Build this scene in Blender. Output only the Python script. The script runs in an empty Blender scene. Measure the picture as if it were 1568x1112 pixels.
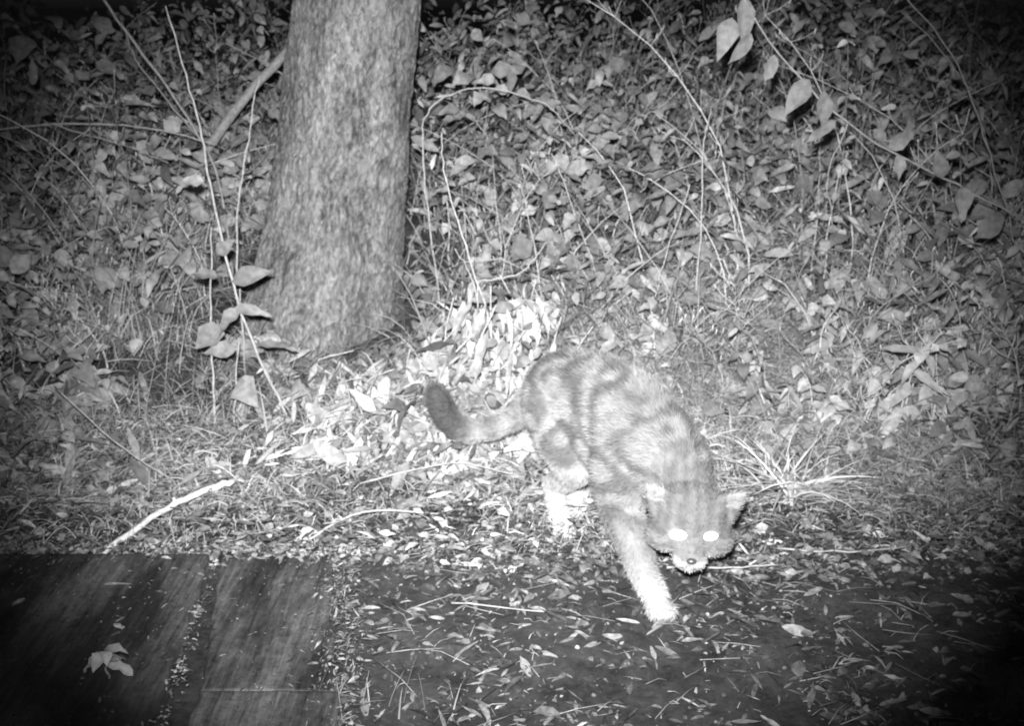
import bpy, bmesh, math, random
import numpy as np
from mathutils import Vector, noise, Euler
from mathutils.bvhtree import BVHTree
random.seed(4); R=np.random.default_rng(11)
scene=bpy.context.scene
scene.view_settings.view_transform='Standard'
scene.view_settings.look='None'
scene.view_settings.exposure=0

# ---------------------------------------------------------------- terrain
def sst(a,b,v):
    t=np.clip((v-a)/(b-a),0,1); return t*t*(3-2*t)
def gz(x,y):
    x=np.asarray(x,float); y=np.asarray(y,float)
    bank=np.where(y<1.95,0,0.11*sst(1.95,2.7,y))
    yy=np.clip(y-2.55,0,None)
    rise=0.56*(1-np.exp(-yy/1.7))*sst(2.5,3.1,y)*(1-.35*sst(-.8,-2.2,x))
    far=0.008*np.clip(y-6,0,40)
    w=0.022*np.sin(x*3.1+y*1.7)+0.016*np.sin(x*6.3-y*5.1+1)+0.008*np.sin(x*13+y*11)
    w=w*sst(1.8,2.6,y)+0.004*np.sin(x*17+y*5)*np.sin(y*23-x*4)*sst(3,1.9,y)
    side=0.05*sst(0.7,1.6,np.abs(x))*sst(1.6,2.0,y)
    return bank+rise+far+w+side
def gzf(x,y): return float(gz(x,y))

# ---------------------------------------------------------------- materials
def mat(name):
    m=bpy.data.materials.new(name); m.use_nodes=True
    nt=m.node_tree; return m,nt,nt.nodes['Principled BSDF']
def attr_mat(name,rough=.6,spec=.3,nscale=60,namp=.25,transl=0.0,bump=0.0):
    m,nt,b=mat(name)
    at=nt.nodes.new('ShaderNodeAttribute'); at.attribute_name='tone'
    tc=nt.nodes.new('ShaderNodeTexCoord')
    n=nt.nodes.new('ShaderNodeTexNoise'); n.inputs['Scale'].default_value=nscale; n.inputs['Detail'].default_value=3
    nt.links.new(tc.outputs['Object'],n.inputs['Vector'])
    mr=nt.nodes.new('ShaderNodeMapRange'); mr.inputs[1].default_value=.3; mr.inputs[2].default_value=.7
    mr.inputs[3].default_value=1-namp; mr.inputs[4].default_value=1+namp
    nt.links.new(n.outputs[0],mr.inputs[0])
    mx=nt.nodes.new('ShaderNodeMath'); mx.operation='MULTIPLY'
    nt.links.new(at.outputs['Fac'],mx.inputs[0]); nt.links.new(mr.outputs[0],mx.inputs[1])
    nt.links.new(mx.outputs[0],b.inputs['Base Color'])
    b.inputs['Roughness'].default_value=rough; b.inputs['Specular IOR Level'].default_value=spec
    if bump:
        bp=nt.nodes.new('ShaderNodeBump'); bp.inputs['Strength'].default_value=bump; bp.inputs['Distance'].default_value=.003
        nt.links.new(n.outputs[0],bp.inputs['Height']); nt.links.new(bp.outputs[0],b.inputs['Normal'])
    if transl:
        tr=nt.nodes.new('ShaderNodeBsdfTranslucent'); ms=nt.nodes.new('ShaderNodeMixShader'); ms.inputs[0].default_value=transl
        nt.links.new(mx.outputs[0],tr.inputs['Color'])
        nt.links.new(b.outputs[0],ms.inputs[1]); nt.links.new(tr.outputs[0],ms.inputs[2])
        nt.links.new(ms.outputs[0],nt.nodes['Material Output'].inputs['Surface'])
    return m
M_leaf=attr_mat('leaf_ir',.65,.2,70,.28,.12)
M_grass=attr_mat('grass_ir',.6,.2,30,.2)
M_litter=attr_mat('dead_leaf',.55,.3,120,.4,0,.4)
M_twig=attr_mat('twig_bark',.75,.2,90,.3,0,.5)
M_fur=attr_mat('fur',.9,.05,140,.08)

def make_obj(name,V,F,tones,m,smooth=True,parent=None):
    me=bpy.data.meshes.new(name)
    me.from_pydata(V.tolist() if isinstance(V,np.ndarray) else [tuple(v) for v in V],[],F if isinstance(F,list) else F.tolist())
    a=me.attributes.new('tone','FLOAT','POINT'); a.data.foreach_set('value',np.asarray(tones,dtype=np.float32))
    me.materials.append(m)
    if smooth: me.polygons.foreach_set('use_smooth',[True]*len(me.polygons))
    me.update()
    o=bpy.data.objects.new(name,me); scene.collection.objects.link(o)
    if parent: o.parent=parent
    return o

class Bag:
    def __init__(s): s.V=[];s.F=[];s.T=[];s.n=0
    def add(s,V,F,T):
        s.V.append(np.asarray(V,float)); s.F+= [tuple(i+s.n for i in f) for f in F]; s.T.append(np.asarray(T,float)); s.n+=len(V)
    def obj(s,name,m,parent=None): return make_obj(name,np.concatenate(s.V),s.F,np.concatenate(s.T),m,parent=parent)

def nrm(a): return a/np.maximum(np.linalg.norm(a,axis=-1,keepdims=True),1e-9)
LT_S=[0,.12,.3,.5,.7,.87,1]
def leaf_batch(bag,P,D,N,L,W,curl,tone,shape='ovate',fold=.25):
    P=np.asarray(P,float);n=len(P)
    D=nrm(np.asarray(D,float)); N=np.asarray(N,float); S=nrm(np.cross(D,N)); N=np.cross(S,D)
    prof={'ovate':[.0,.62,1,.88,.56,.24,0],'lance':[.05,.55,.9,1,.75,.4,0],'blade':[.6,.9,1,.95,.75,.45,0]}[shape]
    L=np.broadcast_to(L,(n,))[:,None];W=np.broadcast_to(W,(n,))[:,None];curl=np.broadcast_to(curl,(n,))[:,None]
    twist=R.normal(0,.35,n)[:,None]
    rows=[]
    for s,p in zip(LT_S,prof):
        ang=curl*s
        c=P+D*L*s*np.sinc(ang/np.pi*.5)*np.cos(ang*.5)-N*L*s*np.sin(ang*.5)
        jit=1+R.normal(0,.12,(n,1))
        if s in(0,1): rows.append([c])
        else:
            Nl=N*np.cos(ang)+D*np.sin(ang)
            w=W*.5*p*jit; wv=R.normal(0,.08,(n,1))*W
            rows.append([c+S*w+Nl*(fold*w+wv+twist*w*s),c,c-S*w+Nl*(fold*w-wv-twist*w*s)])
    cols=[q for r in rows for q in r]
    V=np.stack(cols,1).reshape(-1,3)
    f=[(0,1,2),(0,2,3)]
    for k in range(4):
        a=1+3*k
        f+=[(a,a+3,a+4,a+1),(a+1,a+4,a+5,a+2)]
    f+=[(13,16,14),(14,16,15)]
    K=len(cols)
    for i in range(n):
        o=i*K+bag.n
        for q in f: bag.F.append(tuple(o+j for j in q))
    tt=np.broadcast_to(tone,(n,))[:,None]*np.ones((1,K))
    tt=tt*(1+R.normal(0,.08,tt.shape))
    tt[:,2::3]*=1.12
    bag.V.append(V);bag.T.append(tt.reshape(-1));bag.n+=n*K

def blade_batch(bag,P,D,L,W,droop,tone,seg=4):
    P=np.asarray(P,float);n=len(P);D=nrm(np.asarray(D,float))
    H=D.copy();H[:,2]=0;H=nrm(H+1e-6); side=nrm(np.cross(D,np.array([0,0,1.])+R.normal(0,.4,(n,3))))
    L=np.broadcast_to(L,(n,))[:,None];W=np.broadcast_to(W,(n,))[:,None];droop=np.broadcast_to(droop,(n,))[:,None]
    cols=[]
    for k in range(seg+1):
        s=k/seg
        c=P+D*L*s+(H*.35-np.array([0,0,1.]))*droop*L*s*s
        w=W*.5*(1-s**2)+.0002
        cols+= [c+side*w,c-side*w]
    V=np.stack(cols,1).reshape(-1,3);K=len(cols)
    for i in range(n):
        o=i*K+bag.n
        for k in range(seg): bag.F.append((o+2*k,o+2*k+1,o+2*k+3,o+2*k+2))
    bag.V.append(V);bag.T.append((np.broadcast_to(tone,(n,))[:,None]*np.ones((1,K))).reshape(-1));bag.n+=n*K

def tube(bag,pts,r0,r1,tone,sides=5,cap=True,wob=0):
    pts=[Vector(p) for p in pts]; n=len(pts);V=[];F=[]
    for i,p in enumerate(pts):
        d=(pts[min(i+1,n-1)]-pts[max(i-1,0)]).normalized()
        a=d.orthogonal().normalized() if i==0 else (a-d*a.dot(d)).normalized()
        b=d.cross(a); r=r0+(r1-r0)*i/(n-1); r*=1+random.uniform(-wob,wob)
        for k in range(sides):
            t=2*math.pi*k/sides
            V.append(p+(a*math.cos(t)+b*math.sin(t))*r)
    for i in range(n-1):
        for k in range(sides):
            F.append((i*sides+k,i*sides+(k+1)%sides,(i+1)*sides+(k+1)%sides,(i+1)*sides+k))
    if cap:
        F.append(tuple(range(sides))[::-1]);F.append(tuple((n-1)*sides+k for k in range(sides)))
    bag.add([tuple(v) for v in V],F,[tone]*len(V))
def spline(pts,m=8):
    pts=[Vector(p) for p in pts];o=[]
    P=[pts[0]*2-pts[1]]+pts+[pts[-1]*2-pts[-2]]
    for i in range(1,len(P)-2):
        for k in range(m):
            t=k/m
            o.append(.5*((2*P[i])+(P[i+1]-P[i-1])*t+(2*P[i-1]-5*P[i]+4*P[i+1]-P[i+2])*t*t+(3*P[i]-P[i-1]-3*P[i+1]+P[i+2])*t**3))
    o.append(pts[-1]);return o
def wig(pts,a):
    return [p+Vector((random.gauss(0,a),random.gauss(0,a),random.gauss(0,a))) for p in pts]

# ---------------------------------------------------------------- ground
def axis(lo,hi,step,far):
    c=list(np.arange(lo,hi,step)); a=[];s=step;v=lo
    while v>-far: s*=1.25; v-=s; a.append(v)
    b=[];s=step;v=c[-1]
    while v<far: s*=1.25;v+=s;b.append(v)
    return np.array(a[::-1]+c+b)
ax=axis(-2.5,2.5,.02,120);ay=axis(.6,5.0,.02,120)
X,Y=np.meshgrid(ax,ay);Z=gz(X,Y)
nz=np.array([noise.noise(Vector((a*9,b*9,0)))*.6+noise.noise(Vector((a*24,b*24,3)))*.4 for a,b in zip(X.ravel(),Y.ravel())]).reshape(X.shape)
Z=Z+nz*.014*sst(5,2,np.abs(X))
V=np.stack([X,Y,Z],-1).reshape(-1,3)
idx=np.arange(len(V)).reshape(X.shape)
F=np.stack([idx[:-1,:-1],idx[:-1,1:],idx[1:,1:],idx[1:,:-1]],-1).reshape(-1,4)
m,nt,b=mat('soil')
tc=nt.nodes.new('ShaderNodeTexCoord')
n1=nt.nodes.new('ShaderNodeTexNoise');n1.inputs['Scale'].default_value=9;n1.inputs['Detail'].default_value=12;n1.inputs['Roughness'].default_value=.8
n2=nt.nodes.new('ShaderNodeTexNoise');n2.inputs['Scale'].default_value=45;n2.inputs['Detail'].default_value=12;n2.inputs['Roughness'].default_value=.85
nt.links.new(tc.outputs['Object'],n1.inputs[0]);nt.links.new(tc.outputs['Object'],n2.inputs[0])
ad=nt.nodes.new('ShaderNodeMath');ad.operation='MULTIPLY';nt.links.new(n1.outputs[0],ad.inputs[0]);nt.links.new(n2.outputs[0],ad.inputs[1])
cr=nt.nodes.new('ShaderNodeValToRGB');cr.color_ramp.elements[0].position=.17;cr.color_ramp.elements[0].color=(.02,.02,.02,1)
cr.color_ramp.elements[1].position=.38;cr.color_ramp.elements[1].color=(.20,.20,.20,1)
nt.links.new(ad.outputs[0],cr.inputs[0]);nt.links.new(cr.outputs[0],b.inputs['Base Color'])
b.inputs['Roughness'].default_value=.6
bp=nt.nodes.new('ShaderNodeBump');bp.inputs['Strength'].default_value=1;bp.inputs['Distance'].default_value=.03
nt.links.new(n2.outputs[0],bp.inputs['Height']);nt.links.new(bp.outputs[0],b.inputs['Normal'])
make_obj('ground',V,F,np.ones(len(V)),m)

# ---------------------------------------------------------------- tree
def trunk_center(z):
    return Vector((-.548+.170*min(z,3)-.03*math.exp(-max(z,0)/.15)+ .008*math.sin(z*4), 2.86+.03*z, z))
bagT=Bag();V=[];F=[];TT=[];sides=230;zs=list(np.linspace(-.15,1.25,380))+list(np.linspace(1.3,6.5,40))
for z in zs:
    c=trunk_center(z)
    r=.178-.024*max(z,0)+.105*math.exp(-max(z+.02,0)/.20)
    r=max(r,.045)
    for k in range(sides):
        t=2*math.pi*k/sides
        fl=math.exp(-max(z,0)/.25)
        rr=r*(1+.12*fl*math.sin(3*t+.7)+.07*fl*math.sin(5*t+2)+.03*fl*math.sin(9*t)+.02*math.sin(2*t+z*2))
        nv=noise.noise(Vector((math.cos(t)*3,math.sin(t)*3,z*5)))
        wv=noise.noise(Vector((math.cos(t)*5,math.sin(t)*5,z*12)))*1.3
        q=Vector((math.cos(t)*9+wv,math.sin(t)*9+wv,z*13))
        n3=abs(noise.noise(q));n4=abs(noise.noise(q*2.4+Vector((3,1,0))));n5=noise.noise(q*5.5)
        rr+=.006*nv-.009*max(.22-n3,0)*2.5-.006*max(.2-n4,0)*3+.0018*n5
        V.append((c.x+rr*math.cos(t),c.y+rr*math.sin(t),c.z))
        TT.append(max(.05,(.12+.09*min(n3*3,1)+.08*min(n4*3,1)+.12*nv+.09*n5)))
for i in range(len(zs)-1):
    for k in range(sides):
        F.append((i*sides+k,i*sides+(k+1)%sides,(i+1)*sides+(k+1)%sides,(i+1)*sides+k))
bagT.add(V,F,TT)
m,nt,b=mat('bark')
tc=nt.nodes.new('ShaderNodeTexCoord');mp=nt.nodes.new('ShaderNodeMapping');mp.inputs['Scale'].default_value=(1,1,.35)
nt.links.new(tc.outputs['Object'],mp.inputs[0])
na=nt.nodes.new('ShaderNodeTexNoise');na.inputs['Scale'].default_value=110;na.inputs['Detail'].default_value=9;na.inputs['Roughness'].default_value=.85;na.inputs['Distortion'].default_value=.3
nt.links.new(mp.outputs[0],na.inputs[0])
mp2=nt.nodes.new('ShaderNodeMapping');mp2.inputs['Scale'].default_value=(1,1,.5);nt.links.new(tc.outputs['Object'],mp2.inputs[0])
nb=nt.nodes.new('ShaderNodeTexNoise');nb.inputs['Scale'].default_value=16;nb.inputs['Detail'].default_value=14;nb.inputs['Roughness'].default_value=.85
nt.links.new(mp2.outputs[0],nb.inputs[0])
c1=nt.nodes.new('ShaderNodeMapRange');c1.inputs[1].default_value=.38;c1.inputs[2].default_value=.62;c1.inputs[3].default_value=.3;c1.inputs[4].default_value=1.6
nt.links.new(na.outputs[0],c1.inputs[0])
at=nt.nodes.new('ShaderNodeAttribute');at.attribute_name='tone'
mm=nt.nodes.new('ShaderNodeMath');mm.operation='MULTIPLY';nt.links.new(at.outputs['Fac'],mm.inputs[0]);nt.links.new(c1.outputs[0],mm.inputs[1])
c2=nt.nodes.new('ShaderNodeMapRange');c2.inputs[1].default_value=.53;c2.inputs[2].default_value=.57;c2.inputs[3].default_value=0;c2.inputs[4].default_value=.6
nt.links.new(nb.outputs[0],c2.inputs[0])
mx=nt.nodes.new('ShaderNodeMix');mx.data_type='RGBA';mx.inputs[7].default_value=(.38,.38,.38,1)
nt.links.new(c2.outputs[0],mx.inputs[0]);nt.links.new(mm.outputs[0],mx.inputs[6])
nt.links.new(mx.outputs[2],b.inputs['Base Color']);b.inputs['Roughness'].default_value=.9;b.inputs['Specular IOR Level'].default_value=.15
bp=nt.nodes.new('ShaderNodeBump');bp.inputs['Strength'].default_value=1;bp.inputs['Distance'].default_value=.008
nt.links.new(na.outputs[0],bp.inputs['Height']);nt.links.new(bp.outputs[0],b.inputs['Normal'])
tree=bpy.data.objects.new('tree',None);scene.collection.objects.link(tree)
crownP=[]
for i in range(13):
    z0=random.uniform(2.6,6.2);a=i*2.4+random.uniform(-.3,.3);c=trunk_center(z0);l=random.uniform(1.0,2.2)
    pts=[c]
    for k in range(1,7):
        pts.append(c+Vector((math.cos(a)*l*k/6,math.sin(a)*l*k/6,l*.5*(k/6)**.8+random.gauss(0,.05))))
    tube(bagT,pts,.045,.008,.25,7)
    for k in range(2,7):
        for j in range(55): crownP.append(pts[k]+Vector((random.gauss(0,.28),random.gauss(0,.28),random.gauss(0,.22))))
bagT.obj('trunk',m,tree)
bg=Bag();cp=np.array([tuple(p) for p in crownP]);n=len(cp)
leaf_batch(bg,cp,R.normal(0,1,(n,3)),R.normal(0,1,(n,3))+[0,0,1],R.uniform(.08,.14,n),R.uniform(.05,.08,n),R.uniform(.1,.6,n),R.uniform(.1,.3,n))
bg.obj('crown',M_leaf,tree)

# ---------------------------------------------------------------- undergrowth
def clump(x,y,s=1.0,o=0):
    return np.sin(x*3.3*s+1.3*np.sin(y*2.1*s+o)+o)*.5+np.sin(y*4.1*s+1.7*np.sin(x*2.7*s-o))*.35+np.sin((x+y)*7.7*s+o*2)*.2
def veg_h(x,y):
    h=np.clip(.02+(y-2.0)*.27,.015,.42)*(1+.75*clump(x,y,1.6,2))
    tr=np.exp(-(((x+.55)/.30)**2+((y-2.5)/.35)**2)**2)
    return h*(1-.85*tr)
def ok(x,y):
    return (np.hypot(x+.53,y-2.86)>.27)&(np.hypot(x-.55,y-2.07)>.07)
def scatter(n,x0,x1,y0,y1,dens=None,py=1.0):
    x=[];y=[];tot=0
    while tot<n:
        yy=y0+(y1-y0)*R.random(n)**py; half=.62*yy+.35
        xx=R.uniform(np.maximum(x0,-half),np.minimum(x1,half))
        k=ok(xx,yy)
        if dens is not None: k&=R.random(n)<dens(xx,yy)
        x.append(xx[k]);y.append(yy[k]);tot+=k.sum()
    return np.concatenate(x)[:n],np.concatenate(y)[:n]
def tonevar(x,y,base,amp=.3): 
    return np.clip(base*(1+amp*R.normal(0,1,len(x)))*(1+.25*clump(x,y,2.2,1)),.03,.75)
bag=Bag()
n=2000
x,y=scatter(n,-4,4,2.5,6.6,lambda x,y:np.clip(.25+.95*clump(x,y,2.1,.4),.02,1),1.15)
h=veg_h(x,y);z=gz(x,y)+h*R.random(n)**.4+.02
a=R.uniform(0,2*math.pi,n)
D=np.stack([np.cos(a),np.sin(a)-.5,R.normal(-.35,.5,n)],1)
N=np.stack([R.normal(0,.5,n),R.normal(-.7,.4,n),np.ones(n)],1)
L=R.uniform(.045,.095,n)
leaf_batch(bag,np.stack([x,y,z],1),D,N,L,L*R.uniform(.4,.7,n),R.uniform(0,1.1,n),tonevar(x,y,.25,.2),'ovate',.18)
n=7500
x,y=scatter(n,-4,4,2.1,6.0,lambda x,y:np.clip(.42+.85*clump(x,y,1.5,.4),.03,1)*np.clip((y-1.9)*1.3,.1,1),1.2)
h=veg_h(x,y);z=gz(x,y)+h*R.random(n)**.7
a=R.uniform(0,2*math.pi,n)
D=np.stack([np.cos(a),np.sin(a)-.35,R.normal(-.3,.5,n)],1)
N=np.stack([R.normal(0,.6,n),R.normal(-.55,.5,n),np.ones(n)],1)
L=np.clip(R.lognormal(-3.2,.4,n),.018,.08)
leaf_batch(bag,np.stack([x,y,z],1),D,N,L,L*R.uniform(.4,.72,n),R.uniform(0,1.1,n),tonevar(x,y,.24),'ovate',.22)
n=9500
x,y=scatter(n,-3.5,3.5,1.98,5.0,lambda x,y:np.clip(.38+.85*clump(x,y,2,3),.04,1),1.4)
z=gz(x,y)+veg_h(x,y)*R.random(n)
a=R.uniform(0,2*math.pi,n)
D=np.stack([np.cos(a),np.sin(a)-.2,R.normal(-.1,.7,n)],1);N=np.stack([R.normal(0,.7,n),R.normal(-.5,.5,n),np.ones(n)],1)
L=.012+.085*R.random(n)**1.8
leaf_batch(bag,np.stack([x,y,z],1),D,N,L,L*R.uniform(.12,.4,n),R.uniform(0,1.3,n),tonevar(x,y,.27),'lance',.2)
bag.obj('undergrowth',M_leaf)

# grass
bag=Bag()
def grass(n,x0,x1,y0,y1,dens,L0,L1,w0,w1,t,sp,py=1.3,up_=.6):
    x,y=scatter(n,x0,x1,y0,y1,dens,py)
    D=np.stack([R.normal(0,sp,n),R.normal(-.15,sp,n),np.abs(R.normal(up_,.3,n))],1)
    L=R.uniform(L0,L1,n)*np.clip((y-1.7)*1.2,.35,1.1)
    blade_batch(bag,np.stack([x,y,gz(x,y)+R.uniform(-.005,.04,n)],1),D,L,R.uniform(w0,w1,n),R.uniform(.2,1.1,n),tonevar(x,y,t))
grass(26000,-3,3,1.95,5.0,lambda x,y:np.clip(.4+.8*clump(x,y,1.3,5),.05,1),.06,.24,.0012,.0032,.28,.6)
grass(7000,-3,3,2.5,5.0,lambda x,y:np.clip(.2+1.1*clump(x,y,1.9,1),.02,1)*(np.hypot((x+.55)/.3,(y-2.5)/.35)>1),.22,.55,.0015,.0038,.30,.35,1.3,.9)
grass(14000,-.3,1.2,2.05,3.1,lambda x,y:np.exp(-((x-.32)**2/.14+(y-2.5)**2/.2)),.07,.2,.001,.0024,.40,.9,1)
grass(11000,-1.3,1.4,1.80,2.35,lambda x,y:np.clip(.5+.8*clump(x,y,2.3,2),.05,1),.06,.16,.0008,.0018,.34,1.1,1)
bag.obj('grass',M_grass)

# leafy herb stems standing in the undergrowth
bs=Bag();PL=[];DL=[];NL=[];LL=[];WL=[];TL=[]
for i in range(1250):
    y0=2.25+3.9*random.random()**1.35;x0=random.uniform(-.62*y0-.2,.62*y0+.2)
    if not bool(ok(x0,y0)): continue
    if -0.3<x0<.5 and y0<2.45: continue
    if -.90<x0<-.22 and y0<2.8: continue
    hh=random.uniform(.16,.55)*(0.6 if y0<2.7 else 1.0)*(1.25 if x0>.5 else .9)
    if y0>2.8 and random.random()<.25: hh*=1.5
    lean=Vector((random.gauss(0,.35),random.gauss(-.15,.3),0))
    b0=Vector((x0,y0,gzf(x0,y0)-.01));pts=[]
    for k in range(9):
        t=k/8;pts.append(b0+Vector((0,0,1))*hh*(t-.25*t*t)+lean*hh*t*t+Vector((random.gauss(0,.003),0,0)))
    tn=random.uniform(.25,.6)
    tube(bs,pts,random.uniform(.0015,.0032),.0009,tn,4,False)
    kind=random.random()
    if kind<.66:
        asp=random.choice([.22,.5,.6,.7]) if x0<.5 else random.choice([.2,.22,.3,.55,.65])
        l0=random.uniform(.03,.075)*(1.5 if asp<.35 else 1);a=random.uniform(0,6.28);lt=random.uniform(.15,.36)
        for k in range(2,9):
            a+=1.6
            for s in (0,math.pi):
                if random.random()<.2: continue
                aa=a+s+random.gauss(0,.25);l=l0*(1.1-.5*k/8)*random.uniform(.75,1.25)
                PL.append(tuple(pts[k]));DL.append((math.cos(aa),math.sin(aa)-.15,random.uniform(-.9,.15)))
                NL.append((random.gauss(0,.3),-.6,.9));LL.append(l);WL.append(l*asp);TL.append(lt*random.uniform(.8,1.2))
    else:
        for k in range(3,9):
            for s in range(3):
                d=Vector((random.gauss(0,1),random.gauss(0,1),random.uniform(.2,1.4))).normalized()*random.uniform(.02,.07)
                tube(bs,[pts[k],pts[k]+d*.6,pts[k]+d+Vector((0,0,.008))],.0008,.0009,tn,3,False)
                if random.random()<.4:
                    e1=pts[k]+d;tube(bs,[e1,e1+Vector((0,0,.007)),e1+Vector((random.gauss(0,.003),0,.014))],.001,.0016,.5,4,True)
bl=Bag();leaf_batch(bl,PL,DL,NL,np.array(LL),np.array(WL),R.uniform(.1,1.3,len(PL)),np.array(TL))
e=bpy.data.objects.new('wild_herbs',None);scene.collection.objects.link(e)
bs.obj('stems',M_twig,e);bl.obj('leaves',M_leaf,e)

# ---------------------------------------------------------------- shrubs / named plants
def plant(name,stems,leaves,tone_s=.4,leaf_tone=.42):
    e=bpy.data.objects.new(name,None);scene.collection.objects.link(e)
    bs=Bag();bl=Bag()
    for pts,r0,r1 in stems: tube(bs,wig(spline(pts),.0015),r0,r1,tone_s,6)
    for p,d,nn,l,w,c in leaves:
        nn=(nn[0]+random.gauss(0,.25),nn[1],nn[2]+random.gauss(0,.25))
        leaf_batch(bl,[p],[d],[nn],l,w,c+random.uniform(0,.3),leaf_tone*random.uniform(.75,1.25))
    bs.obj('stems',M_twig,e)
    if leaves: bl.obj('leaves',M_leaf,e)
up=(0,-.8,.6)
plant('sapling',[([(-.50,2.3,.06),(-.587,2.3,.316),(-.636,2.32,.572),(-.663,2.36,.733),(-.72,2.4,.95)],.0035,.0016),
 ([(-.66,2.28,.05),(-.655,2.3,.3),(-.64,2.32,.5)],.003,.0014),([(-.62,2.28,.05),(-.60,2.3,.25)],.0028,.0014),
 ([(-.64,2.5,.1),(-.64,2.52,.45),(-.60,2.55,.68),(-.58,2.6,.8)],.0025,.0013)],
 [((-.60,2.29,.39),(.9,-.2,.35),up,.10,.045,.3),((-.63,2.29,.40),(-.7,-.3,.3),up,.06,.035,.4),
  ((-.60,2.29,.33),(1,-.2,.0),up,.085,.03,.5),((-.63,2.29,.29),(-.5,-.5,-.3),up,.075,.055,.4),
  ((-.59,2.29,.33),(-.6,-.5,-.55),up,.075,.05,.5),((-.60,2.28,.24),(-.9,-.4,.1),up,.07,.04,.4),
  ((-.56,2.29,.25),(1,-.2,.05),(0,-.4,1),.10,.022,.2),((-.60,2.27,.17),(.5,-.6,-.3),up,.085,.06,.5),
  ((-.63,2.3,.45),(.7,-.3,.5),up,.05,.03,.4),((-.65,2.32,.6),(-.7,-.3,.1),up,.05,.03,.4)],.32,.22)
pts=[(1.42,2.5,.15),(1.25,2.4,.42),(.98,2.34,.572),(.693,2.3,.72),(.46,2.25,.95),(.36,2.2,1.2)]
lv=[]
for p,l,w,d in [((.45,2.25,.97),.10,.04,(.15,-.3,-1)),((.43,2.25,.93),.09,.035,(-.3,-.3,-1)),((.47,2.25,.90),.075,.03,(-.5,-.3,-.8)),
  ((.60,2.28,.81),.09,.045,(-.6,-.4,-.7)),((.63,2.28,.79),.09,.03,(.05,-.3,-1)),((.66,2.28,.73),.08,.025,(-.7,-.3,-.5)),((.52,2.26,.86),.06,.03,(-.2,-.3,-1)),
  ((.80,2.3,.66),.06,.025,(.2,-.3,-1)),((.78,2.3,.67),.07,.035,(.6,-.3,.5)),((.95,2.32,.59),.08,.04,(.1,-.4,-1)),((1.05,2.34,.53),.08,.05,(-.6,-.4,-.7)),
  ((.90,2.3,.61),.07,.03,(-.3,-.3,.6)),((1.15,2.36,.48),.09,.05,(.5,-.4,-.6)),((.40,2.2,1.1),.10,.05,(-.7,-.3,-.5)),((.39,2.2,1.12),.10,.05,(.8,-.3,-.5))]:
    lv.append((p,d,(0.1,-1,.15),l,w,.45))
plant('bramble',[(pts,.003,.0015),([(1.3,2.6,.2),(1.12,2.6,.62),(1.0,2.6,.85),(.8,2.6,1.05)],.0025,.0012),([(.693,2.3,.72),(.66,2.3,.62),(.68,2.3,.5)],.002,.001)],lv,.22,.16)
plant('bare_shrub',[([(-.20,2.9,.18),(-.24,3.0,.55),(-.22,3.0,.69),(-.08,3.0,.745),(.09,3.0,.70),(.17,3.0,.62)],.0025,.001),
 ([(-.03,2.55,.15),(-.10,2.5,.4),(-.145,2.5,.55),(-.16,2.5,.68)],.003,.0011),
 ([(-.06,2.5,.22),(-.10,2.5,.36),(-.13,2.48,.42)],.0022,.001),([(-.07,2.5,.34),(.02,2.5,.36),(.08,2.5,.43)],.002,.001),
 ([(.46,2.7,.12),(.47,2.7,.4),(.465,2.7,.62),(.48,2.7,.72)],.0025,.001),([(.33,2.6,.1),(.36,2.6,.33),(.42,2.6,.55)],.002,.001),
 ([(.09,2.65,.12),(.06,2.65,.35),(.02,2.65,.55)],.002,.001),([(.25,2.8,.2),(.16,2.8,.45),(.10,2.8,.6)],.002,.001)],[],.40)
plant('bare_branch',[([(-1.5,2.9,.62),(-1.2,2.9,.66),(-.95,2.9,.65),(-.78,2.95,.60)],.0035,.0018),([(-1.2,2.9,.66),(-1.0,2.9,.60),(-.9,2.9,.56)],.002,.001),
 ([(-1.25,3.0,1.3),(-1.05,3.0,.95),(-.9,3.0,.72),(-.8,3.0,.5),(-.78,3,.2)],.004,.003),([(-.85,3,.62),(-.98,3,.8),(-1.02,3,.92)],.002,.001)],[],.28)
plant('leaning_limb',[([(-1.1,3.2,.25),(-.84,3.3,.63),(-.62,3.35,.87),(-.4,3.4,1.15)],.017,.012)],[],.25)

# wilted drooping strap leaves by the trunk
bl=Bag();bs=Bag()
for i in range(46):
    bx=random.gauss(-.04,.15);by=random.uniform(2.32,2.7);tz=random.uniform(.08,.28)*(1-min(abs(bx+.04)*1.2,.6))
    p0=Vector((bx+random.gauss(0,.05),by+.05,gzf(bx,by)-.01));p1=Vector((bx,by,gzf(bx,by)+tz))
    tube(bs,spline([p0,(p0+p1)/2+Vector((random.gauss(0,.03),0,.02)),p1],4),.0024,.0012,.5,5)
    for k in range(7):
        t=random.uniform(.2,1);p=p0.lerp(p1,t);a=random.uniform(0,6.28)
        l=random.uniform(.05,.13)
        leaf_batch(bl,[p+Vector((math.cos(a)*.03,math.sin(a)*.03,0))],[(math.cos(a)*.4,math.sin(a)*.6-.3,random.uniform(-1.4,-.3))],[(math.cos(a)+random.gauss(0,.4),math.sin(a)-.5,.6)],l,l*random.uniform(.12,.34),random.uniform(.1,1.2),random.uniform(.30,.56),random.choice(['lance','lance','ovate']),.3)
for i in range(600):
    bx=random.gauss(-.15,.18);by=random.uniform(2.08,2.55);l=.02+.08*random.random()**1.5
    leaf_batch(bl,[(bx,by,gzf(bx,by)+random.uniform(.01,.09))],[(random.gauss(-.2,.8),-.5,random.uniform(-1.3,.1))],[(random.gauss(0,.5),-.8,.7)],l,l*random.uniform(.10,.32),random.uniform(.1,1.),random.uniform(.22,.42),'lance',.3)
n=520;bx=R.normal(-.09,.15,n);by=R.uniform(2.25,2.7,n)
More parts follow.
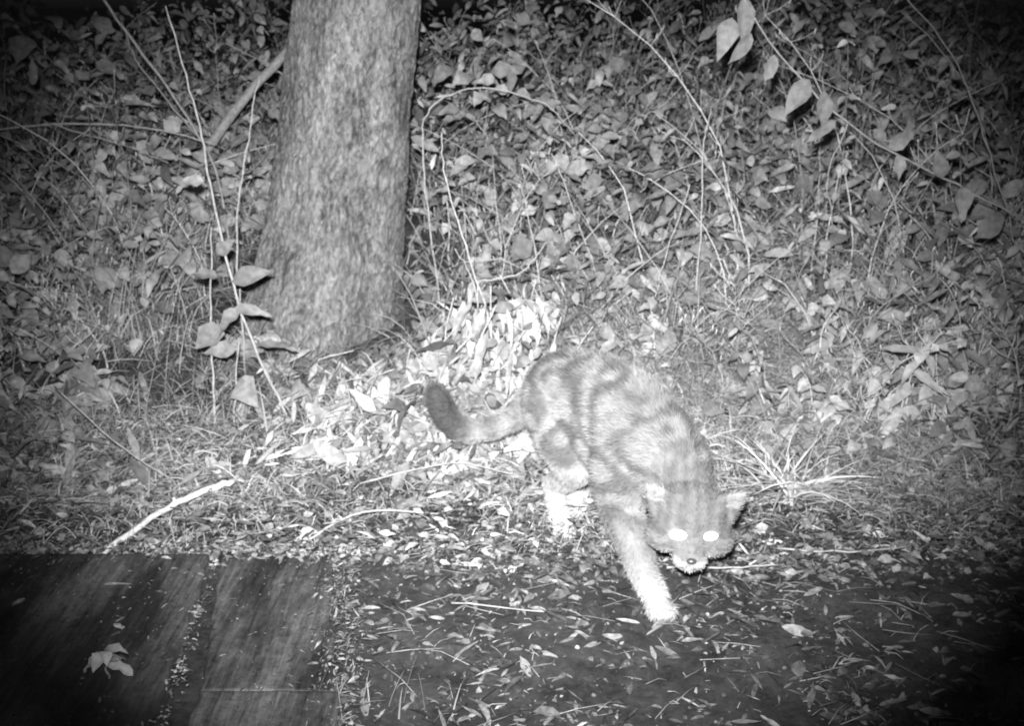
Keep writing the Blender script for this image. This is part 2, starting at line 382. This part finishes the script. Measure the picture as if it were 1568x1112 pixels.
blade_batch(bl,np.stack([bx,by,gz(bx,by)],1),np.stack([R.normal(-.12,.35,n),R.normal(-.35,.3,n),np.full(n,1.)],1),R.uniform(.14,.34,n)*np.exp(-((bx+.05)/.3)**2),R.uniform(.003,.010,n),R.uniform(.5,1.5,n),R.uniform(.3,.55,n),6)
e=bpy.data.objects.new('wilted_plant',None);scene.collection.objects.link(e)
bs.obj('stems',M_twig,e);bl.obj('leaves',M_leaf,e)

bag=Bag();n=150
a=R.uniform(-.3,3.4,n)
D=np.stack([np.cos(a)*R.uniform(.6,1.2,n),R.normal(-.2,.35,n),np.abs(np.sin(a))*.6+.25],1)
blade_batch(bag,np.stack([.56+R.normal(0,.025,n),2.03+R.normal(0,.025,n),np.full(n,.02)],1),D,R.uniform(.07,.20,n),R.uniform(.002,.0065,n),R.uniform(.1,.5,n),R.uniform(.26,.6,n))
bag.obj('sedge_tuft',M_grass)
bag=Bag();n=14
blade_batch(bag,np.stack([-.2+R.normal(0,.04,n),1.32+R.normal(0,.02,n),np.full(n,.0)],1),np.stack([R.normal(0,.15,n),R.normal(0,.15,n),np.ones(n)],1),R.uniform(.04,.09,n),R.uniform(.0015,.0025,n),R.uniform(.05,.2,n),R.uniform(.15,.3,n))
bag.obj('grass_tuft',M_grass)
lv=[]
for k in range(9):
    a=k*.75;lv.append(((-.58,1.36,.055+.003*k),(math.cos(a),math.sin(a),random.uniform(-.1,.5)),(random.gauss(0,.3),-.1,1),random.uniform(.025,.045),.02,.8))
plant('seedling',[([(-.58,1.37,.0),(-.582,1.365,.03),(-.58,1.36,.08)],.002,.0015)],lv,.2,.3)

# ---------------------------------------------------------------- litter
bag=Bag()
def slabzone(x,y): return (x<-.24-.12*np.clip((y-1.2)/.55,0,1))&(y<1.77)
def lay(n,x0,x1,y0,y1,L0,L1,w0,w1,t0,t1,shape,lift=.012,tilt=.25,dens=None,pw=1.8):
    X_=R.uniform(x0,x1,n);Y_=R.uniform(y0,y1,n)
    keep=~slabzone(X_,Y_)
    if dens is not None: keep&=R.random(n)<dens(X_,Y_)
    X_=X_[keep];Y_=Y_[keep];k=len(X_)
    a=R.normal(0,1.0,k)+np.where(R.random(k)<.5,0,math.pi)
    L=L0+(L1-L0)*R.random(k)**pw
    leaf_batch(bag,np.stack([X_,Y_,gz(X_,Y_)+R.uniform(.002,lift,k)],1),np.stack([np.cos(a),np.sin(a),R.normal(.03,.15,k)],1),
      np.stack([R.normal(0,tilt,k),R.normal(-.1,tilt,k),np.ones(k)],1),L,L*R.uniform(w0,w1,k),R.uniform(-.3,1.,k),t0+(t1-t0)*R.random(k)**2.2,shape,.3)
cd=lambda x,y:np.clip(.36+.42*clump(x,y,4,1)+.25*clump(x,y,11,3)+.4*sst(1.55,1.85,y),.10,1)
lay(10000,-.36,1.4,1.05,1.87,.008,.04,.08,.28,.03,.26,'lance',dens=cd)
lay(15000,-.36,1.4,1.05,1.9,.002,.012,.3,.9,.03,.26,'ovate',.008,.5,cd)
lay(1700,-.3,1.3,1.1,1.87,.018,.055,.12,.30,.06,.28,'lance',.016,.6,cd,1.2)
lay(90,-.25,1.2,1.1,1.87,.02,.04,.3,.6,.08,.22,'ovate',.016,.6,None,1.2)
lay(6000,-1.4,1.5,1.74,2.3,.01,.035,.3,.7,.06,.36,'ovate',.04,.8)
lay(5500,-1.4,1.5,1.74,2.3,.012,.055,.06,.22,.08,.42,'lance',.05,.7)
lay(2500,-1.3,1.4,1.70,1.85,.006,.025,.3,.8,.06,.30,'ovate',.02,.6)
bag.obj('leaf_litter',M_litter)
bag=Bag()
for i in range(700):
    xx=random.uniform(-.3,1.2);yy=random.uniform(1.15,2.2)
    if xx<-.2 and yy<1.78: continue
    a=random.gauss(0,.7);l=.006+.045*random.random()**2.6;zz=gzf(xx,yy)+random.uniform(.004,.015)
    d=Vector((math.cos(a)*l,math.sin(a)*l,random.gauss(0,.004)))
    p=Vector((xx,yy,zz));tube(bag,[p-d,p+Vector((random.gauss(0,.15)*l,random.gauss(0,.15)*l,.003)),p+d],.0009,.0006,random.uniform(.10,.30),4)
for pts,r in [([(.27,1.71,.02),(.38,1.70,.025),(.47,1.72,.02)],.002),([(.48,1.78,.02),(.6,1.76,.022),(.72,1.79,.02)],.002),
   ([(-.38,1.80,.02),(-.28,1.88,.045),(-.14,1.90,.03)],.0025),([(-.1,1.60,.015),(.05,1.57,.015)],.0014),([(-.3,2.0,.05),(-.12,2.05,.07),(.0,2.02,.06)],.002),
   ([(-.95,2.15,.2),(-.8,2.05,.12),(-.68,2.0,.06)],.002)]:
    tube(bag,wig(spline(pts,5),.001),r,r*.7,.34,6)
bag.obj('twigs',M_twig)
bag=Bag()
tube(bag,wig(spline([(-.735,1.765,.018),(-.69,1.83,.035),(-.65,1.90,.045),(-.60,1.96,.05),(-.552,2.0,.055)],5),.0010),.0055,.0068,.62,10,wob=.08)
tube(bag,wig(spline([(-.65,1.895,.035),(-.63,1.84,.02),(-.60,1.78,.004)],4),.001),.002,.001,.45,6)
tube(bag,spline([(-.64,1.905,.045),(-.645,1.91,.06)],2),.004,.003,.6,6)
bag.obj('fallen_stick',M_twig)

# ---------------------------------------------------------------- weathered boards
m,nt,b=mat('wet_weathered_wood')
tc=nt.nodes.new('ShaderNodeTexCoord')
mp=nt.nodes.new('ShaderNodeMapping');mp.inputs['Scale'].default_value=(1,.3,1);mp.inputs['Rotation'].default_value=(0,0,.12);nt.links.new(tc.outputs['Object'],mp.inputs[0])
n1=nt.nodes.new('ShaderNodeTexNoise');n1.inputs['Scale'].default_value=11;n1.inputs['Detail'].default_value=9;n1.inputs['Roughness'].default_value=.6
nt.links.new(mp.outputs[0],n1.inputs[0])
mpg=nt.nodes.new('ShaderNodeMapping');mpg.inputs['Scale'].default_value=(1,.06,1);mpg.inputs['Rotation'].default_value=(0,0,.12);nt.links.new(tc.outputs['Object'],mpg.inputs[0])
n2=nt.nodes.new('ShaderNodeTexNoise');n2.inputs['Scale'].default_value=120;n2.inputs['Detail'].default_value=10;n2.inputs['Roughness'].default_value=.8
nt.links.new(mpg.outputs[0],n2.inputs[0])
n3_=nt.nodes.new('ShaderNodeTexNoise');n3_.inputs['Scale'].default_value=70;n3_.inputs['Detail'].default_value=12;n3_.inputs['Roughness'].default_value=.9
nt.links.new(tc.outputs['Object'],n3_.inputs[0])
cr=nt.nodes.new('ShaderNodeValToRGB');cr.color_ramp.elements[0].position=.42;cr.color_ramp.elements[0].color=(.025,.025,.025,1);cr.color_ramp.elements[1].position=.60;cr.color_ramp.elements[1].color=(.11,.11,.11,1)
nt.links.new(n1.outputs[0],cr.inputs[0])
av=nt.nodes.new('ShaderNodeMath');av.operation='MULTIPLY';nt.links.new(n2.outputs[0],av.inputs[0]);nt.links.new(n3_.outputs[0],av.inputs[1])
m3=nt.nodes.new('ShaderNodeMapRange');m3.inputs[1].default_value=.16;m3.inputs[2].default_value=.36;m3.inputs[3].default_value=.15;m3.inputs[4].default_value=2.1
nt.links.new(av.outputs[0],m3.inputs[0])
vm=nt.nodes.new('ShaderNodeMix');vm.data_type='RGBA';vm.blend_type='MULTIPLY';vm.inputs[0].default_value=1
nt.links.new(cr.outputs[0],vm.inputs[6]);nt.links.new(m3.outputs[0],vm.inputs[7]);nt.links.new(vm.outputs[2],b.inputs['Base Color'])
b.inputs['Roughness'].default_value=.5
bp=nt.nodes.new('ShaderNodeBump');bp.inputs['Strength'].default_value=.6;bp.inputs['Distance'].default_value=.006
nt.links.new(av.outputs[0],bp.inputs['Height']);nt.links.new(bp.outputs[0],b.inputs['Normal'])
def slab(name,c4,top,th):
    A,B,C,D_=[Vector((x,y,0)) for x,y in c4];N=110;V=[];F=[]
    for j in range(N+1):
        for i in range(N+1):
            u=i/N;v=j/N
            p=(A.lerp(B,u)).lerp(D_.lerp(C,u),v)
            lx=(B-A).length;ly=(D_-A).length
            e=min(u*lx,(1-u)*lx,v*ly,(1-v)*ly)
            wr=.004+.006*max(0,noise.noise(p*25))
            k=max(0,1-e/wr)
            zz=top-.006*k*k+noise.noise(p*5)*.0015+noise.noise(p*40)*.0007
            q=Vector((noise.noise(Vector((p.x*8,p.y*30,0))),noise.noise(Vector((p.x*30,p.y*8,7))),0))*.003
            V.append((p.x+q.x,p.y+q.y,zz))
    for j in range(N):
        for i in range(N):
            a=j*(N+1)+i;F.append((a,a+1,a+N+2,a+N+1))
    ring=[i for i in range(N+1)]+[j*(N+1)+N for j in range(1,N+1)]+[N*(N+1)+i for i in range(N-1,-1,-1)]+[j*(N+1) for j in range(N-1,0,-1)]
    s=len(V)
    for r in ring: x,y,z=V[r];V.append((x,y,z-th))
    L_=len(ring)
    for k in range(L_): F.append((ring[k],s+k,s+(k+1)%L_,ring[(k+1)%L_]))
    F.append(tuple(range(s,s+L_)))
    make_obj(name,V,F,[1]*len(V),m)
slab('wooden_board',[(-1.15,1.0),(-.46,1.0),(-.535,1.75),(-1.15,1.75)],.028,.05)
slab('wooden_board',[(-.443,1.342),(-.250,1.342),(-.320,1.75),(-.518,1.75)],.022,.05)
slab('wooden_board',[(-.43,.8),(-.19,.8),(-.243,1.335),(-.440,1.335)],.030,.05)
bag=Bag();n=420
t=R.random(n);t=t+.04*np.sin(t*30);X_=-.452-.075*t+R.normal(0,.003+.005*np.abs(np.sin(t*17)),n);Y_=1.0+.77*t
leaf_batch(bag,np.stack([X_,Y_,R.uniform(.012,.030,n)],1),R.normal(0,1,(n,3))*[1,1,.2],R.normal(0,.5,(n,3))+[0,0,1],R.uniform(.002,.014,n),R.uniform(.0015,.005,n),R.uniform(0,.8,n),R.uniform(.08,.4,n))
n=1400;X_=R.uniform(-1,-.25,n);Y_=1.77-.62*R.random(n)**1.5
leaf_batch(bag,np.stack([X_,Y_,np.full(n,.033)],1),R.normal(0,1,(n,3))*[1,1,.03],R.normal(0,.2,(n,3))+[0,0,1],.002+.018*R.random(n)**4,.001+.004*R.random(n)**2,R.uniform(0,.4,n),R.uniform(.04,.26,n))
n=900;X_=R.uniform(-1.1,-.25,n);Y_=1.757+R.normal(0,.017,n)
leaf_batch(bag,np.stack([X_,Y_,np.full(n,.026)],1),R.normal(0,1,(n,3))*[1,1,.2],R.normal(0,.4,(n,3))+[0,0,1],.006+.03*R.random(n)**2,.003+.009*R.random(n),R.uniform(0,.9,n),R.uniform(.06,.36,n))
n=1300;t=R.random(n);X_=-.21-.10*t+R.normal(0,.022,n);Y_=1.15+.6*t
leaf_batch(bag,np.stack([X_,Y_,R.uniform(.012,.035,n)],1),R.normal(0,1,(n,3))*[1,1,.15],R.normal(0,.3,(n,3))+[0,0,1],.002+.025*R.random(n)**2.5,.0015+.005*R.random(n)**2,R.uniform(0,.9,n),R.uniform(.05,.24,n))
leaf_batch(bag,[(-.68,1.62,.036),(-.8,1.55,.036),(-.62,1.5,.036)],[(1,.1,0),(.3,1,0),(1,-.8,0)],[(0,-.1,1)]*3,np.array([.05,.03,.025]),np.array([.012,.01,.008]),.1,.3,'lance')
bag.obj('board_debris',M_litter)

# ---------------------------------------------------------------- cat
bm=bmesh.new()
def ell(c,r,rot=None):
    q=bmesh.ops.create_icosphere(bm,subdivisions=2,radius=1)
    for v in q['verts']:
        p=Vector((v.co.x*r[0],v.co.y*r[1],v.co.z*r[2]))
        if rot: p.rotate(rot)
        v.co=p+Vector(c)
def limb(pts):
    for A,B in zip(pts[:-1],pts[1:]):
        a=Vector(A[:3]);c=Vector(B[:3]);n=max(2,int((c-a).length/.006))
        for k in range(n+1):
            t=k/n;ell(a.lerp(c,t),(A[3]+(B[3]-A[3])*t,)*3)
def chain(pts,m=7):
    P=[Vector(p) for p in pts]
    Q=[P[0]*2-P[1]]+P+[P[-1]*2-P[-2]]
    for i in range(1,len(Q)-2):
        for k in range(m+1):
            t=k/m
            yield .5*((2*Q[i])+(Q[i+1]-Q[i-1])*t+(2*Q[i-1]-5*Q[i]+4*Q[i+1]-Q[i+2])*t*t+(3*Q[i]-Q[i-1]-3*Q[i+1]+Q[i+2])*t**3)
yaw=Euler((0,0,math.atan2(.21,-.14)-math.pi/2))
for p in chain([(.075,1.985,.250,.058),(.110,1.93,.262,.080),(.165,1.85,.272,.084),(.205,1.78,.265,.084),(.240,1.715,.243,.080),(.266,1.665,.220,.066),(.281,1.62,.203,.056)],9):
    ell(p[:3],(p[3]*.86,p[3]*.9,p[3]*1.06),yaw)
for p in chain([(.15,1.87,.225,.062),(.19,1.80,.205,.066),(.225,1.73,.195,.066)],7): ell(p[:3],(p[3]*.9,)*2+(p[3],),yaw)
HB=Vector((.281,1.57,.187));HR=Euler((math.radians(10),math.radians(5),math.radians(-4)))
def hl(c):
    v=Vector(c);v.rotate(HR);return v+HB
def hell(c,r): ell(hl(c),r,HR)
hell((0,0,.006),(.064,.056,.050))
hell((0,-.018,-.012),(.061,.047,.042))
hell((-.036,-.022,-.020),(.034,.034,.031));hell((.036,-.022,-.020),(.034,.034,.031))
hell((0,-.052,-.026),(.023,.034,.019));hell((-.011,-.066,-.035),(.0165,.018,.0135));hell((.011,-.066,-.035),(.0165,.018,.0135))
hell((0,-.058,-.048),(.016,.020,.011));hell((0,-.060,-.014),(.010,.022,.010));hell((0,-.035,.012),(.026,.022,.016))
def ear(base,tip,w,th):
    base=hl(base);tip=hl(tip);d=tip-base;s=d.cross(Vector((0,-1,-.2))).normalized();nn=d.cross(s).normalized()
    if nn.y<0: nn=-nn
    for k in range(14):
        t=k/13
        for j in range(-4,5):
            u=j/4*(1-t**1.5)
            ell(base+d*t+s*w*u-nn*.008*(u*u)*(1-t),(th*(1-.3*t),)*3)
ear((.042,-.012,.026),(.074,-.012,.060),.023,.005)
ear((-.044,-.012,.026),(-.076,-.016,.058),.023,.005)
limb([(.195,1.73,.245,.058),(.182,1.715,.19,.048),(.185,1.695,.142,.037),(.203,1.655,.095,.029),(.219,1.622,.055,.0235),(.236,1.59,.027,.021)])
for a in(-1.2,-.4,.4,1.2): ell((.243+a*.0115,1.573-.004*(1.2-abs(a)),.014),(.0095,.016,.012))
limb([(.285,1.72,.22,.050),(.30,1.745,.14,.035),(.31,1.76,.07,.024),(.314,1.755,.028,.021)])
for a in(-1.2,-.4,.4,1.2): ell((.314+a*.011,1.74,.013),(.0095,.015,.011))
limb([(.085,1.93,.245,.066),(.100,1.90,.19,.057),(.116,1.875,.140,.038),(.10,1.90,.105,.027),(.080,1.93,.078,.020),(.086,1.905,.045,.0175),(.092,1.88,.022,.019)])
for a in(-1.2,-.4,.4,1.2): ell((.097+a*.010,1.858,.013),(.009,.015,.011))
limb([(.13,1.95,.235,.058),(.15,1.925,.16,.044),(.13,1.97,.11,.028),(.112,2.01,.085,.021),(.118,1.99,.045,.018),(.124,1.97,.022,.019)])
for a in(-1.2,-.4,.4,1.2): ell((.127+a*.010,1.95,.014),(.009,.015,.011))
for p in chain([(.085,1.985,.250,.030),(.048,2.02,.232,.023),(.008,2.045,.172,.021),(-.055,2.06,.138,.021),(-.105,2.055,.143,.022),(-.135,2.05,.180,.022),(-.143,2.045,.210,.019),(-.150,2.04,.230,.012)],14):
    ell(p[:3],(p[3],)*3)
me=bpy.data.meshes.new('tmp');bm.to_mesh(me);bm.free()
o=bpy.data.objects.new('tmp',me);scene.collection.objects.link(o)
md=o.modifiers.new('r','REMESH');md.mode='VOXEL';md.voxel_size=.0033;md.use_smooth_shade=True
md=o.modifiers.new('s','SMOOTH');md.factor=.5;md.iterations=6
dg=bpy.context.evaluated_depsgraph_get();ev=o.evaluated_get(dg);cm=bpy.data.meshes.new_from_object(ev)
bpy.data.objects.remove(o)
nv=len(cm.vertices);co=np.empty(nv*3);cm.vertices.foreach_get('co',co);co=co.reshape(-1,3)
bvh=BVHTree.FromPolygons([tuple(c) for c in co],[tuple(p.vertices) for p in cm.polygons])
def face_y(x,z):
    h=bvh.ray_cast(Vector((x,1.2,z)),Vector((0,1,0)));return h[0].y if h[0] else 1.52
EY=[(.2545,.1810),(.3030,.1795)]
HRi=HR.to_matrix().inverted()
nose=hl((0,-.083,-.024))
def fur_tone(P):
    out=np.empty(len(P));hip=np.array([.11,1.93]);d=np.array([.52,-.85])
    for i,(x,y,z) in enumerate(P):
        v3=Vector((x,y,z))
        n0=noise.noise(v3*12);n1=noise.noise(v3*26);n2=noise.noise(v3*70)
        s=(x-hip[0])*d[0]+(y-hip[1])*d[1]
        if x<.055 and y>1.98:
            st=.5+.5*math.sin(x*2*math.pi/.055+n1*1.5)
            dk=min(max((-.065-x)/.05,0),1)
            v=(.26-.09*st*st)*(1-dk)+.075*dk
            if x>-.03: v+=.04
            if z-.14<-.008: v+=.07
        else:
            st=math.sin(s*2*math.pi/.10+n0*7.5+n1*2.5+z*8)
            st=.5+.5*math.tanh(st*1.8+n1*1.8)
            top=min(max((z-.27)/.06,0),1)
            low=min(max((.14-z)/.08,0),1)
            fr=min(max((s-.17)/.08,0),1)
            v=.285-.16*st*(1-.75*low)*(1-.3*fr)-.055*top*(1-.4*st)-.07*fr
            paw=min(max((.085-z)/.04,0),1)
            tgt=.20 if y<1.75 else .32
            v=v*(1-low)+low*tgt+paw*.14
            v-=.04*low*(1-paw)*(.5+.5*math.sin(z*2*math.pi/.032+n1*3))
            hw=min(max((1.665-y)/.07,0),1)*min(max((z-.095)/.03,0),1)*(1 if x>.2 else 0)
            if hw>0:
                l=HRi@(v3-HB);lx,ly,lz=l
                f=min(max((.0-lz)/.045,0),1)
                h=.13+.08*f
                if lz<-.028 and abs(lx)<.036: h+=.10
                if lz>.002: h-=.035*(.5+.5*math.sin(lx*2*math.pi/.020+n1*3))
                elif abs(lx)>.038: h-=.05*max(0,math.sin(lz*2*math.pi/.020+abs(lx)*50+n1))
                if abs(lx)>.048 and lz>.034: h=.20
                v=v*(1-hw)+h*hw
        out[i]=min(max(v*(1+.18*n2),.04),.85)
    return out
tn=fur_tone(co)
a=cm.attributes.new('tone','FLOAT','POINT');a.data.foreach_set('value',tn.astype(np.float32))
cm.materials.clear();cm.materials.append(M_fur)
cm.polygons.foreach_set('use_smooth',[True]*len(cm.polygons))
cat=bpy.data.objects.new('cat',None);scene.collection.objects.link(cat)
bo=bpy.data.objects.new('body',cm);scene.collection.objects.link(bo);bo.parent=cat
vn=np.empty(nv*3);cm.vertices.foreach_get('normal',vn);vn=vn.reshape(-1,3)
NS=130000
ii=R.integers(0,nv,NS)
eyed=np.minimum(np.hypot((co[ii][:,0]-EY[0][0])/1.5,co[ii][:,2]-EY[0][1]),np.hypot((co[ii][:,0]-EY[1][0])/1.5,co[ii][:,2]-EY[1][1]))
ii=ii[~((eyed<.0085)&(co[ii][:,1]<1.56))];NS=len(ii)
p=co[ii]+R.normal(0,.0012,(NS,3));nn=vn[ii]
flow=np.tile(np.array([-.5,.85,-.25]),(NS,1))
lowm=(co[ii][:,2]<.15);flow[lowm]=[0,.1,-1]
headm=(co[ii][:,1]<1.635)&(co[ii][:,2]>.11)
flow[headm]=nrm(co[ii][headm]-np.array([.28,1.49,.16]))
tailm=(co[ii][:,0]<.055)&(co[ii][:,1]>1.98);flow[tailm]=[-1,.1,.1]
flow=flow-nn*np.sum(flow*nn,1,keepdims=True);flow=nrm(flow+1e-6)
dd=nrm(nn*.55+flow+R.normal(0,.25,(NS,3)))
L=R.uniform(.008,.018,NS);L[headm]*=.45;L[lowm]*=.6;L[tailm]*=1.1
sd=nrm(np.cross(dd,R.normal(0,1,(NS,3))))
w=.0006
Vf=np.stack([p+sd*w-nn*.001,p-sd*w-nn*.001,p+dd*L[:,None]],1).reshape(-1,3)
Ff=np.arange(NS*3).reshape(-1,3)
tf=np.repeat(tn[ii]*R.uniform(.9,1.12,NS),3)
make_obj('fur',Vf,Ff,tf,M_fur,parent=cat)
m,nt,b=mat('eyeshine');b.inputs['Base Color'].default_value=(.9,.9,.9,1);b.inputs['Emission Color'].default_value=(1,1,1,1);b.inputs['Emission Strength'].default_value=5  # flash reflected by the eyes, put in as emission; the eyes are no lamps
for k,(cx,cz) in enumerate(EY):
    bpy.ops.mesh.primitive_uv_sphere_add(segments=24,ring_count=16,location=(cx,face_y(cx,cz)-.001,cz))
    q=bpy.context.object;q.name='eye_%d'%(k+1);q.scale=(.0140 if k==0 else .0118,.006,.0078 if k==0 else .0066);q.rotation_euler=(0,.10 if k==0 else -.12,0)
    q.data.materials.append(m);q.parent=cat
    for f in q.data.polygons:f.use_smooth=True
m,nt,b=mat('nose_leather');b.inputs['Base Color'].default_value=(.05,.05,.05,1);b.inputs['Roughness'].default_value=.35
bpy.ops.mesh.primitive_uv_sphere_add(segments=16,ring_count=10,location=(nose.x,face_y(nose.x,nose.z)-.0015,nose.z))
q=bpy.context.object;q.name='nose';q.scale=(.008,.005,.0045);q.data.materials.append(m);q.parent=cat

# ---------------------------------------------------------------- world, lamps, camera
w=bpy.data.worlds.new('World');scene.world=w;w.use_nodes=True;nt=w.node_tree
sky=nt.nodes.new('ShaderNodeTexSky');sky.sky_type='NISHITA';sky.sun_disc=False;sky.sun_elevation=math.radians(2);sky.sun_rotation=math.radians(180)
bw=nt.nodes.new('ShaderNodeRGBToBW');nt.links.new(sky.outputs[0],bw.inputs[0]);nt.links.new(bw.outputs[0],nt.nodes['Background'].inputs[0])
nt.nodes['Background'].inputs[1].default_value=.016
ld=bpy.data.lights.new('infrared_flash','SPOT');ld.energy=850;ld.spot_size=math.radians(58);ld.spot_blend=1;ld.shadow_soft_size=.02
lo=bpy.data.objects.new('infrared_flash',ld);scene.collection.objects.link(lo);lo.location=(-.02,.0,1.03)
lo.rotation_euler=(Vector((.0,2.5,.26))-lo.location).to_track_quat('-Z','Y').to_euler()
cd_=bpy.data.cameras.new('camera');cam=bpy.data.objects.new('camera',cd_);scene.collection.objects.link(cam)
cam.location=(0,0,.95);cam.rotation_euler=(math.radians(72),0,0)
cd_.sensor_width=36;cd_.lens=18/math.tan(math.radians(25));cd_.clip_end=500;cd_.clip_start=.02
cd_.dof.use_dof=True;cd_.dof.focus_distance=.9;cd_.dof.aperture_fstop=16
scene.camera=cam
